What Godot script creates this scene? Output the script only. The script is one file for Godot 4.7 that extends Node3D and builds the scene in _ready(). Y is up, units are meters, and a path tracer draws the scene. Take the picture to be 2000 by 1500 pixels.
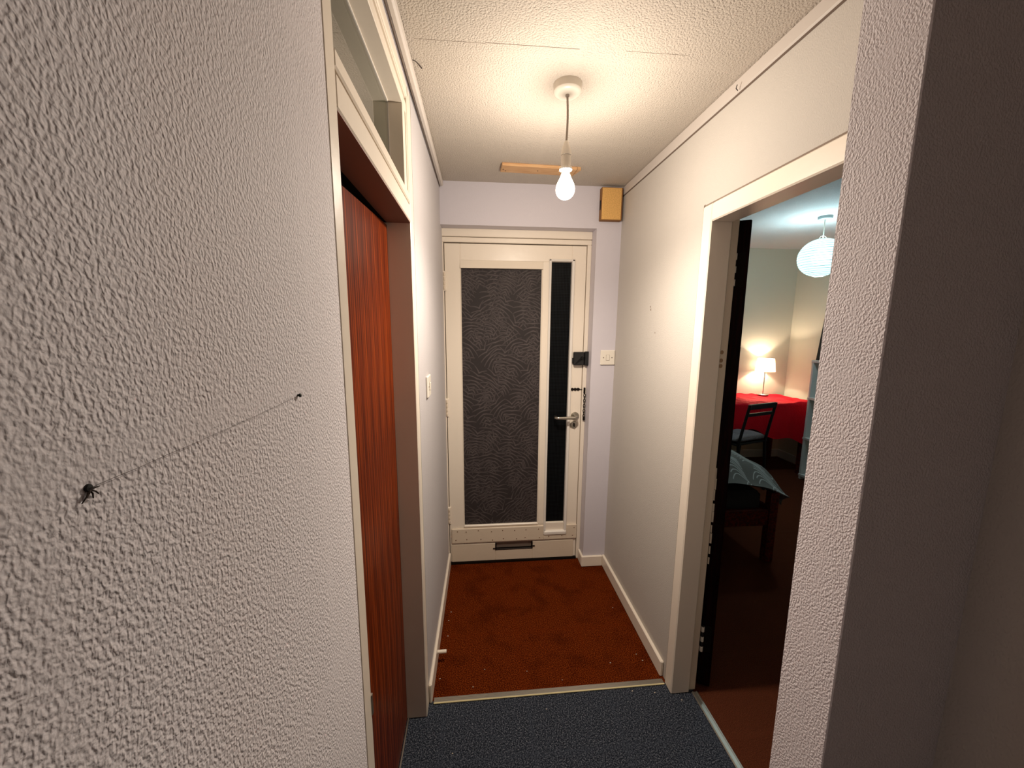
extends Node3D
# A narrow hallway at night: bare bulb, glazed front door, bedroom through the open door on the right.

const XL := -0.206      # left wall of the hall
const XR := 0.80        # right wall of the hall
const HC := 2.256       # hall ceiling
const ZE := -2.1956     # end wall
const ZD := -2.2823     # face of the front door
const BULB := Vector3(0.293, 1.953, -1.328)
const LANTERN := Vector3(2.652, 2.031, -2.87)
const BHC := 2.335      # bedroom ceiling
const BX := 3.50        # bedroom right wall
const BZ := -4.06       # bedroom far wall


# ------------------------------------------------------------------ mesh builder
class MB:
	var v := PackedVector3Array()
	var n := PackedVector3Array()
	var uv := PackedVector2Array()
	var lean := false
	var skew := false

	func L(p: Vector3) -> Vector3:   # the old right-hand wall and front door are a little out of plumb
		if lean:
			p.x += 0.0092 * (p.y - 1.1) * clampf(p.x / 0.8, 0.0, 1.0)
		if skew and p.z < -1.31:   # the left wall closes in a little towards the front door
			p.x += (-1.31 - p.z) * 0.017
		return p

	func tri(a: Vector3, b: Vector3, c: Vector3, na: Vector3, nb: Vector3, nc: Vector3, ua := Vector2(), ub := Vector2(), uc := Vector2()) -> void:
		if (c - a).cross(b - a).dot(na + nb + nc) < 0.0:
			v.append_array([a, c, b]); n.append_array([na, nc, nb]); uv.append_array([ua, uc, ub])
		else:
			v.append_array([a, b, c]); n.append_array([na, nb, nc]); uv.append_array([ua, ub, uc])

	func face(pts: Array, out: Vector3) -> void:
		var q: Array[Vector3] = []
		for p in pts:
			q.append(L(p))
		var nn := Vector3()
		for i in range(1, q.size() - 1):
			nn += (q[i + 1] - q[0]).cross(q[i] - q[0])
		if nn.length() < 1e-12:
			return
		nn = nn.normalized()
		if nn.dot(out) < 0.0:
			nn = -nn
		for i in range(1, q.size() - 1):
			tri(q[0], q[i], q[i + 1], nn, nn, nn)

	# box between two corners, edges chamfered by c, optionally through a transform
	func box(a: Vector3, b: Vector3, c := 0.0, X := Transform3D()) -> MB:
		var m := (a + b) / 2.0
		var h := (b - a).abs() / 2.0
		c = minf(c, minf(h.x, minf(h.y, h.z)) * 0.9)
		var P := func(s: Vector3, ax: int) -> Vector3:
			var q := Vector3()
			for k in 3:
				q[k] = m[k] + s[k] * (h[k] if k == ax else h[k] - c)
			return X * q
		for ax in 3:
			var u := (ax + 1) % 3
			var w := (ax + 2) % 3
			for sg in [-1.0, 1.0]:
				var pts := []
				for e in [[-1, -1], [1, -1], [1, 1], [-1, 1]]:
					var s := Vector3()
					s[ax] = sg; s[u] = e[0]; s[w] = e[1]
					pts.append(P.call(s, ax))
				var o := Vector3()
				o[ax] = sg
				face(pts, X.basis * o)
		if c > 0.0:
			for ax in 3:
				var u := (ax + 1) % 3
				var w := (ax + 2) % 3
				for su in [-1.0, 1.0]:
					for sw in [-1.0, 1.0]:
						var lo := Vector3()
						lo[u] = su; lo[w] = sw; lo[ax] = -1
						var hi := lo
						hi[ax] = 1
						var o := Vector3()
						o[u] = su; o[w] = sw
						face([P.call(lo, u), P.call(hi, u), P.call(hi, w), P.call(lo, w)], X.basis * o)
			for sx in [-1.0, 1.0]:
				for sy in [-1.0, 1.0]:
					for sz in [-1.0, 1.0]:
						var s := Vector3(sx, sy, sz)
						face([P.call(s, 0), P.call(s, 1), P.call(s, 2)], X.basis * s)
		return self

	# turned shape: runs of (radius, height); every run is smooth in itself
	func lathe(runs: Array, X := Transform3D(), seg := 32) -> MB:
		for run in runs:
			var k: int = run.size()
			for i in k - 1:
				var ns := []
				for j in [i, i + 1]:
					var p: Vector2 = run[maxi(j - 1, 0)]
					var q: Vector2 = run[mini(j + 1, k - 1)]
					var d := (q - p).normalized()
					ns.append(Vector2(d.y, -d.x))
				for t in seg:
					var a0 := TAU * t / seg
					var a1 := TAU * (t + 1) / seg
					var pt := []
					var nn := []
					var uu := []
					for e in [[i, a0, 0], [i, a1, 0], [i + 1, a1, 1], [i + 1, a0, 1]]:
						var r: Vector2 = run[e[0]]
						pt.append(X * Vector3(r.x * cos(e[1]), r.y, r.x * sin(e[1])))
						var m: Vector2 = ns[e[2]]
						nn.append((X.basis * Vector3(m.x * cos(e[1]), m.y, m.x * sin(e[1]))).normalized())
						uu.append(Vector2(e[1] / TAU, float(e[0]) / k))
					if run[i].x > 1e-6:
						tri(pt[0], pt[1], pt[2], nn[0], nn[1], nn[2], uu[0], uu[1], uu[2])
					if run[i + 1].x > 1e-6:
						tri(pt[0], pt[2], pt[3], nn[0], nn[2], nn[3], uu[0], uu[2], uu[3])
		return self

	# round bar along a polyline
	func tube(pts: Array, r: float, seg := 10, r_end := -1.0) -> MB:
		var k := pts.size()
		var rings := []
		var nrm := []
		var side := Vector3()
		for i in k:
			var d: Vector3 = (pts[mini(i + 1, k - 1)] - pts[maxi(i - 1, 0)]).normalized()
			if side == Vector3():
				side = d.cross(Vector3.UP if absf(d.y) < 0.9 else Vector3.RIGHT).normalized()
			side = (side - d * side.dot(d)).normalized()
			var up := d.cross(side)
			var rr := r if r_end < 0.0 else lerpf(r, r_end, float(i) / (k - 1))
			var ring := []
			var nr := []
			for t in seg:
				var w := side * cos(TAU * t / seg) + up * sin(TAU * t / seg)
				ring.append(L(pts[i] + w * rr)); nr.append(w)
			rings.append(ring); nrm.append(nr)
		for i in k - 1:
			for t in seg:
				var u := (t + 1) % seg
				tri(rings[i][t], rings[i][u], rings[i + 1][u], nrm[i][t], nrm[i][u], nrm[i + 1][u])
				tri(rings[i][t], rings[i + 1][u], rings[i + 1][t], nrm[i][t], nrm[i + 1][u], nrm[i + 1][t])
		for e in [0, k - 1]:
			var d: Vector3 = (pts[0] - pts[1]) if e == 0 else (pts[k - 1] - pts[k - 2])
			for t in range(1, seg - 1):
				var m := d.normalized()
				tri(rings[e][0], rings[e][t], rings[e][t + 1], m, m, m)
		return self

	# sheet from a function (s, t in 0..1) -> point; smooth normals, uv = (s, t)
	func sheet(fn: Callable, nx: int, ny: int, up := Vector3.UP, flip := false) -> MB:
		var P := []
		for j in ny + 1:
			var row := []
			for i in nx + 1:
				row.append(fn.call(float(i) / nx, float(j) / ny))
			P.append(row)
		var N := []
		for j in ny + 1:
			var row := []
			for i in nx + 1:
				var a: Vector3 = P[j][mini(i + 1, nx)] - P[j][maxi(i - 1, 0)]
				var b: Vector3 = P[mini(j + 1, ny)][i] - P[maxi(j - 1, 0)][i]
				var m := a.cross(b).normalized()
				row.append(-m if flip else m)
			N.append(row)
		for j in ny:
			for i in nx:
				var q := [[j, i], [j, i + 1], [j + 1, i + 1], [j + 1, i]]
				var u := []
				for e in q:
					u.append(Vector2(float(e[1]) / nx, float(e[0]) / ny))
				for t in [[0, 1, 2], [0, 2, 3]]:
					tri(P[q[t[0]][0]][q[t[0]][1]], P[q[t[1]][0]][q[t[1]][1]], P[q[t[2]][0]][q[t[2]][1]], N[q[t[0]][0]][q[t[0]][1]], N[q[t[1]][0]][q[t[1]][1]], N[q[t[2]][0]][q[t[2]][1]], u[t[0]], u[t[1]], u[t[2]])
		return self

	func aabb() -> AABB:
		var bb := AABB(v[0], Vector3())
		for p in v:
			bb = bb.expand(p)
		return bb

	func done(origin := Vector3()) -> ArrayMesh:
		var vv := PackedVector3Array()
		vv.resize(v.size())
		for i in v.size():
			vv[i] = v[i] - origin
		var arr := []
		arr.resize(Mesh.ARRAY_MAX)
		arr[Mesh.ARRAY_VERTEX] = vv
		arr[Mesh.ARRAY_NORMAL] = n
		arr[Mesh.ARRAY_TEX_UV] = uv
		var m := ArrayMesh.new()
		m.add_surface_from_arrays(Mesh.PRIMITIVE_TRIANGLES, arr)
		return m


# ------------------------------------------------------------------ objects
var taken := {}
var M := {}
var rng := RandomNumberGenerator.new()

func mb(lean := false) -> MB:
	var b := MB.new()
	b.lean = lean
	return b

func numbered(parent: Node, called: String) -> String:
	var key := str(parent.get_instance_id()) + called
	taken[key] = taken.get(key, -1) + 1
	return called if taken[key] == 0 else "%s_%03d" % [called, taken[key]]

func tag(o: Node3D, label: String, category: String, group := "", kind := "") -> Node3D:
	o.set_meta("label", label)
	if category: o.set_meta("category", category)
	if group: o.set_meta("group", group)
	if kind: o.set_meta("kind", kind)
	return o

func thing(called: String, label: String, category: String, at: Vector3, group := "", kind := "") -> Node3D:
	var o := Node3D.new()
	o.name = numbered(self, called)
	o.position = at
	add_child(o, true)
	return tag(o, label, category, group, kind)

func origin_of(o: Node) -> Vector3:
	var p := Vector3()
	while o != self:
		p += (o as Node3D).position
		o = o.get_parent()
	return p

# a mesh given in world coordinates becomes a part of its parent
func part(called: String, b: MB, m: Material, parent: Node3D, label := "") -> MeshInstance3D:
	var o := MeshInstance3D.new()
	o.name = numbered(parent, called)
	o.mesh = b.done(origin_of(parent))
	o.material_override = m
	o.cast_shadow = GeometryInstance3D.SHADOW_CASTING_SETTING_ON
	parent.add_child(o, true)
	if label: o.set_meta("label", label)
	return o

func solo(called: String, label: String, category: String, b: MB, m: Material, group := "", kind := "") -> MeshInstance3D:
	var bb := b.aabb()
	var o := MeshInstance3D.new()
	o.name = numbered(self, called)
	var at := Vector3(bb.get_center().x, bb.position.y, bb.get_center().z)
	o.mesh = b.done(at)
	o.position = at
	o.material_override = m
	add_child(o, true)
	tag(o, label, category, group, kind)
	return o

func struct(called: String, label: String, category: String, b: MB, m: Material) -> MeshInstance3D:
	return solo(called, label, category, b, m, "", "structure")


# ------------------------------------------------------------------ materials
func noise_tex(freq: float, sd: int, size := 512, octaves := 1, warp := 0.0, ramp: Gradient = null, kind := FastNoiseLite.TYPE_SIMPLEX_SMOOTH) -> NoiseTexture2D:
	var f := FastNoiseLite.new()
	f.noise_type = kind
	f.seed = sd
	f.frequency = freq
	f.fractal_type = FastNoiseLite.FRACTAL_NONE if octaves == 1 else FastNoiseLite.FRACTAL_FBM
	f.fractal_octaves = octaves
	if warp > 0.0:
		f.domain_warp_enabled = true
		f.domain_warp_amplitude = warp
		f.domain_warp_frequency = freq * 0.8
	var t := NoiseTexture2D.new()
	t.width = size
	t.height = size
	t.seamless = true
	t.seamless_blend_skirt = 0.15
	t.noise = f
	if ramp: t.color_ramp = ramp
	return t

func ramp(stops: Array) -> Gradient:
	var g := Gradient.new()
	var off := PackedFloat32Array()
	var col := PackedColorArray()
	for s in stops:
		off.append(s[0]); col.append(s[1])
	g.offsets = off
	g.colors = col
	return g

func mat(col: Color, rough: float, metal := 0.0, spec := 0.5) -> StandardMaterial3D:
	var m := StandardMaterial3D.new()
	m.albedo_color = col
	m.roughness = rough
	m.metallic = metal
	m.metallic_specular = spec
	return m

func tri_map(m: StandardMaterial3D, scale: Vector3, world := true) -> StandardMaterial3D:
	m.uv1_triplanar = true
	m.uv1_world_triplanar = world
	m.uv1_scale = scale
	m.uv1_triplanar_sharpness = 8.0
	return m

func bumpy(m: StandardMaterial3D, t: Texture2D, cm: float) -> StandardMaterial3D:
	m.heightmap_enabled = true
	m.heightmap_texture = t
	m.heightmap_scale = cm
	return m

func fern_texture() -> ImageTexture:
	var w := 512
	var h := 1536
	var buf := PackedFloat32Array()
	buf.resize(w * h)
	var r := RandomNumberGenerator.new()
	r.seed = 11
	var spots := []
	for row in 17:
		for c in 5:
			spots.append(Vector2((c + (0.5 if row % 2 else 0.0)) * w / 5.0 + r.randf_range(-26, 26), row * 96.0 + r.randf_range(-30, 30)))
	for top: Vector2 in spots:
		# a palm frond: bent stem with drooping leaflets to both sides, drawn over what lies under it
		var tilt := r.randf_range(-0.75, 0.75)
		var ln := r.randf_range(120, 165)
		for pass_ in 2:
			for sgn in [-1.0, 1.0]:
				for k in 8:
					var t := (k + 0.2) / 8.0
					var p := top + Vector2(sin(tilt) * ln * t, cos(tilt) * ln * t)
					var reach := 34.0 + 34.0 * sin(PI * minf(t + 0.15, 1.0))
					var ang: float = tilt + sgn * lerpf(2.7, 0.85, pow(t, 0.5))   # the tip fans out, lower leaflets hang like a roof
					var steps := 42
					for q in steps:
						var e := float(q) / steps
						var bend: float = ang - sgn * 0.22 * e
						var pt := p + Vector2(sin(bend), cos(bend)) * reach * e
						var half: float = (6.2 if pass_ == 0 else 3.5) * (1.0 - 0.5 * e) + 0.5
						var val: float = 0.0 if pass_ == 0 else (1.0 - 0.3 * e)
						var rr := int(ceil(half))
						for dy in range(-rr, rr + 1):
							for dx in range(-rr, rr + 1):
								var f := clampf(half + 0.5 - sqrt(float(dx * dx + dy * dy)), 0.0, 1.0)
								if f > 0.0:
									var at := posmod(int(pt.y) + dy, h) * w + posmod(int(pt.x) + dx, w)
									buf[at] = lerpf(buf[at], val, f * 0.8)
	var by := PackedByteArray()
	by.resize(w * h)
	for i in w * h:
		by[i] = int(clampf(0.66 + 0.34 * buf[i], 0, 1) * 255.0)
	return ImageTexture.create_from_image(Image.create_from_data(w, h, false, Image.FORMAT_L8, by))

func grid_texture() -> ImageTexture:
	var s := 64
	var by := PackedByteArray()
	by.resize(s * s)
	for y in s:
		for x in s:
			var u := absf(sin(PI * x / s))
			var w := absf(sin(PI * y / s))
			by[y * s + x] = int(255.0 * (1.0 - 0.92 * pow(u * w, 0.35)))
	return ImageTexture.create_from_image(Image.create_from_data(s, s, false, Image.FORMAT_L8, by))

func duvet_texture() -> ImageTexture:
	var w := 512
	var im := Image.create(w, w, false, Image.FORMAT_RGB8)
	im.fill(Color(0.47, 0.47, 0.455))
	var line := Color(0.78, 0.80, 0.80)
	for c in 7:
		for k in 5:
			var x0 := c * 74.0 + k * 13.0
			for i in 460:
				var t := i / 459.0
				var x := x0 + 42.0 * sin(t * 9.0 + c * 0.7 + k * 0.12)
				var y := 26.0 + t * 460.0
				if k == 2 or absf(sin(t * 4.5 + c)) > 0.25 + 0.1 * k:
					im.fill_rect(Rect2i(posmod(int(x), w), int(y), 3, 3), line)
	return ImageTexture.create_from_image(im)

func make_materials() -> void:
	var emboss := noise_tex(0.075, 3, 1024, 2, 7.0, ramp([[0.15, Color.BLACK], [0.85, Color.WHITE]]))
	var stipple := noise_tex(0.065, 9, 1024, 3, 6.0, ramp([[0.2, Color.BLACK], [0.5, Color(0.75, 0.75, 0.75)], [0.8, Color.WHITE]]))
	var fine := noise_tex(0.11, 21, 512, 2)
	var soft := noise_tex(0.02, 31, 512, 3)
	M.soft = soft
	# embossed wallpaper
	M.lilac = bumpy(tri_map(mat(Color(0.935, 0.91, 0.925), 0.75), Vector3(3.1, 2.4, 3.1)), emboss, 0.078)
	M.lilac_far = bumpy(tri_map(mat(Color(0.745, 0.727, 0.733), 0.75), Vector3(3.1, 2.4, 3.1)), emboss, 0.04)  # same wallpaper as lilac, coloured darker to offset the nearby bulb light
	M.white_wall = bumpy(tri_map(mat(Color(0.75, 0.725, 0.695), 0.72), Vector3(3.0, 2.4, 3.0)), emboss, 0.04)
	M.end_wall = bumpy(tri_map(mat(Color(0.80, 0.78, 0.81), 0.6), Vector3(3, 3, 3)), fine, 0.03)
	M.ceiling = bumpy(tri_map(mat(Color(0.73, 0.69, 0.645), 0.8), Vector3(2.0, 2.0, 2.0)), stipple, 0.16)
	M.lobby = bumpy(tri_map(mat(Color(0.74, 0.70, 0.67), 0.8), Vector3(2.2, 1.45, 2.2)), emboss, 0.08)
	M.bed_wall = bumpy(tri_map(mat(Color(0.80, 0.775, 0.70), 0.8), Vector3(3, 3, 3)), fine, 0.03)
	M.bed_ceiling = bumpy(tri_map(mat(Color(0.82, 0.83, 0.83), 0.8), Vector3(2, 2, 2)), stipple, 0.15)
	M.lobby_back = mat(Color(0.50, 0.46, 0.43), 0.85)
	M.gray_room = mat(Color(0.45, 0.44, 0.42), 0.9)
	# paint
	M.cream = bumpy(tri_map(mat(Color(0.92, 0.875, 0.815), 0.34), Vector3(2, 2, 2)), soft, 0.03)
	M.cream_dull = bumpy(tri_map(mat(Color(0.85, 0.79, 0.71), 0.45), Vector3(2, 2, 2)), soft, 0.03)
	M.trim_paint = mat(Color(0.78, 0.745, 0.715), 0.5)
	M.white_gloss = mat(Color(0.90, 0.875, 0.845), 0.25)
	M.cream_gloss = mat(Color(0.91, 0.865, 0.80), 0.2)
	M.white_plastic = mat(Color(0.90, 0.87, 0.82), 0.35)
	M.lilac_plain = mat(Color(0.80, 0.765, 0.735), 0.6)
	M.dark_line = mat(Color(0.085, 0.06, 0.045), 0.9, 0.0, 0.2)
	M.seam = mat(Color(0.63, 0.58, 0.53), 0.9)
	M.soffit_shade = mat(Color(0.50, 0.33, 0.27), 0.5)  # brown standing in for the shade under the left door head
	M.shade_strip = mat(Color(0.40, 0.34, 0.30), 0.95)  # taupe standing in for the shadow line under the ceiling strips
	M.scar_pale = mat(Color(0.62, 0.50, 0.39), 0.9)
	M.edge_shade = mat(Color(0.52, 0.46, 0.41), 0.9)  # taupe standing in for the shadow line round the bedroom door frame
	M.scar = mat(Color(0.42, 0.30, 0.20), 0.9)
	# wood
	var red_grain := noise_tex(0.018, 41, 512, 4, 6.0, ramp([[0.25, Color(0.27, 0.085, 0.022)], [0.5, Color(0.40, 0.145, 0.036)], [0.75, Color(0.54, 0.225, 0.06)]]))
	M.sapele = tri_map(mat(Color.WHITE, 0.42, 0.0, 0.22), Vector3(13, 0.22, 13))
	M.sapele.albedo_texture = red_grain
	M.sapele.clearcoat_enabled = true
	M.sapele.clearcoat = 0.08
	M.sapele.clearcoat_roughness = 0.25
	M.dark_sapele = tri_map(mat(Color(0.22, 0.11, 0.10), 0.5, 0.0, 0.15), Vector3(9, 0.55, 9))
	M.dark_sapele.albedo_texture = red_grain
	var pine_grain := noise_tex(0.02, 51, 512, 3, 4.0, ramp([[0.2, Color(0.76, 0.58, 0.40)], [0.55, Color(0.80, 0.63, 0.45)], [0.85, Color(0.83, 0.68, 0.50)]]))
	M.pine = tri_map(mat(Color.WHITE, 0.6), Vector3(0.8, 9, 9), false)
	M.pine.albedo_texture = pine_grain
	M.pine_up = tri_map(mat(Color(0.90, 0.71, 0.42), 0.6), Vector3(9, 9, 9), false)
	M.pine_up.albedo_texture = noise_tex(0.06, 55, 256, 3, 0.0, ramp([[0.2, Color(0.90, 0.88, 0.85)], [0.8, Color.WHITE]]))
	M.fiber_edge = mat(Color(0.52, 0.36, 0.20), 0.8)
	M.bed_wood = tri_map(mat(Color(0.80, 0.52, 0.45), 0.45), Vector3(5, 5, 5), false)
	M.bed_wood.albedo_texture = red_grain
	# carpets
	var rust := noise_tex(0.11, 61, 512, 3, 0.0, ramp([[0.2, Color(0.20, 0.05, 0.008)], [0.5, Color(0.37, 0.135, 0.03)], [0.8, Color(0.56, 0.27, 0.10)]]))
	M.rust = bumpy(tri_map(mat(Color.WHITE, 1.0, 0.0, 0.1), Vector3(3.2, 3.2, 3.2)), noise_tex(0.2, 62, 512, 2), 0.35)
	M.rust.albedo_texture = rust
	var wear := noise_tex(0.012, 63, 512, 3, 0.0, ramp([[0.2, Color(0.86, 0.84, 0.84)], [0.55, Color.WHITE]]))
	M.rust.detail_enabled = true
	M.rust.detail_blend_mode = BaseMaterial3D.BLEND_MODE_MUL
	M.rust.detail_albedo = wear
	M.rust.detail_uv_layer = BaseMaterial3D.DETAIL_UV_2
	M.rust.uv2_triplanar = true
	M.rust.uv2_world_triplanar = true
	M.rust.uv2_scale = Vector3(0.9, 0.9, 0.9)
	var charcoal := noise_tex(0.10, 71, 512, 3, 0.0, ramp([[0.2, Color(0.10, 0.115, 0.145)], [0.5, Color(0.22, 0.24, 0.28)], [0.70, Color(0.34, 0.36, 0.40)], [0.90, Color(0.52, 0.53, 0.56)]]))
	M.charcoal = bumpy(tri_map(mat(Color.WHITE, 1.0, 0.0, 0.1), Vector3(3, 3, 3)), noise_tex(0.16, 72, 512, 2), 0.4)
	M.charcoal.albedo_texture = charcoal
	var brown := noise_tex(0.2, 81, 512, 3, 0.0, ramp([[0.2, Color(0.25, 0.12, 0.075)], [0.8, Color(0.42, 0.23, 0.15)]]))
	M.brown = bumpy(tri_map(mat(Color.WHITE, 1.0, 0.0, 0.1), Vector3(3, 3, 3)), noise_tex(0.2, 82, 512, 2), 0.3)
	M.brown.albedo_texture = brown
	# glass
	var fern := fern_texture()
	M.fern = mat(Color(0.315, 0.285, 0.285), 0.6, 0.0, 0.3)
	M.fern.albedo_texture = fern
	bumpy(M.fern, fern, 0.06)
	M.reeded = mat(Color(0.17, 0.185, 0.20), 0.3, 0.0, 0.2)
	var grid := grid_texture()
	M.reeded.albedo_texture = grid
	bumpy(M.reeded, grid, 0.02)
	M.reeded.uv1_scale = Vector3(14, 185, 1)
	M.pane = mat(Color(0.33, 0.34, 0.29, 0.42), 0.03)
	M.pane.transparency = BaseMaterial3D.TRANSPARENCY_ALPHA
	# metals
	M.steel = mat(Color(0.72, 0.70, 0.66), 0.28, 1.0)
	M.alu = mat(Color(0.74, 0.72, 0.68), 0.38, 1.0)
	M.brass_lip = mat(Color(0.95, 0.90, 0.70), 0.35, 0.25)
	M.chrome = mat(Color(0.80, 0.80, 0.80), 0.15, 1.0)
	M.black_metal = mat(Color(0.085, 0.085, 0.09), 0.45, 0.1)
	M.old_iron = mat(Color(0.10, 0.065, 0.045), 0.5, 0.6)
	M.slot_metal = mat(Color(0.50, 0.45, 0.41), 0.5, 0.3)
	# fabrics and the rest
	M.red_cloth = bumpy(tri_map(mat(Color(0.80, 0.022, 0.115), 0.8, 0.0, 0.3), Vector3(6, 6, 6)), soft, 0.25)
	M.duvet = mat(Color.WHITE, 0.85, 0.0, 0.3)
	M.duvet.albedo_texture = duvet_texture()
	M.duvet.uv1_scale = Vector3(2.0, 3.0, 1)
	M.mattress = mat(Color(0.16, 0.155, 0.16), 0.9)
	M.cushion = bumpy(tri_map(mat(Color(0.42, 0.41, 0.43), 0.9), Vector3(4, 4, 4)), soft, 0.4)
	M.shelf = mat(Color(0.86, 0.86, 0.84), 0.45)
	M.cord = mat(Color(0.62, 0.57, 0.52), 0.5)
	M.shade = mat(Color(0.94, 0.93, 0.92), 0.85)
	M.shade.backlight_enabled = true
	M.shade.backlight = Color(0.80, 0.79, 0.77)
	M.thread = mat(Color(0.20, 0.15, 0.12), 0.8)
	M.lint = mat(Color(0.85, 0.80, 0.74), 0.9)


func lamp_mat(col: Color, energy: float) -> StandardMaterial3D:
	var m := mat(Color(0.95, 0.95, 0.93), 0.4)
	m.emission_enabled = true
	m.emission = col
	m.emission_energy_multiplier = energy
	return m

func omni(called: String, at: Vector3, col: Color, energy: float, size: float, parent: Node3D) -> void:
	var l := OmniLight3D.new()
	l.name = called
	l.light_color = col
	l.light_energy = energy
	l.light_size = size
	l.omni_range = 12.0
	l.omni_attenuation = 2.0
	l.shadow_enabled = true
	parent.add_child(l, true)
	l.position = at - origin_of(parent)


# ------------------------------------------------------------------ scene
const HALL_ENERGY := 0.325
const HALL_DOWN := 1.0        # extra downward light added inside the bulb to lift the lower walls
const HALL_COLOR := Color(1.0, 0.945, 0.875)
const LANTERN_ENERGY := 0.17
const LANTERN_COLOR := Color(0.80, 0.965, 1.0)
const DESK_ENERGY := 0.20
const DESK_COLOR := Color(1.0, 0.91, 0.80)

func _ready() -> void:
	rng.seed = 5
	var cam := Camera3D.new()
	cam.name = "camera"
	cam.fov = 2.0 * rad_to_deg(atan(750.0 / 753.5751))
	cam.near = 0.02
	cam.far = 60.0
	cam.transform = Transform3D(Basis(Vector3(0.995974, 0.004324, 0.089537), Vector3(0.009092, 0.988812, -0.148891), Vector3(-0.089179, 0.149106, 0.984792)), Vector3(0, 1.5, 0))
	cam.current = true
	add_child(cam)
	var env := Environment.new()
	env.background_mode = Environment.BG_COLOR
	env.background_color = Color(0.012, 0.013, 0.018)
	env.tonemap_mode = Environment.TONE_MAPPER_LINEAR
	env.tonemap_exposure = 1.22
	env.sdfgi_enabled = true
	env.ssao_enabled = true
	env.ssil_enabled = true
	var we := WorldEnvironment.new()
	we.name = "environment"
	we.environment = env
	add_child(we)

	make_materials()
	build_shell()
	build_front_door()
	build_left_door()
	build_right_door()
	build_hall_things()
	build_bedroom()


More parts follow.
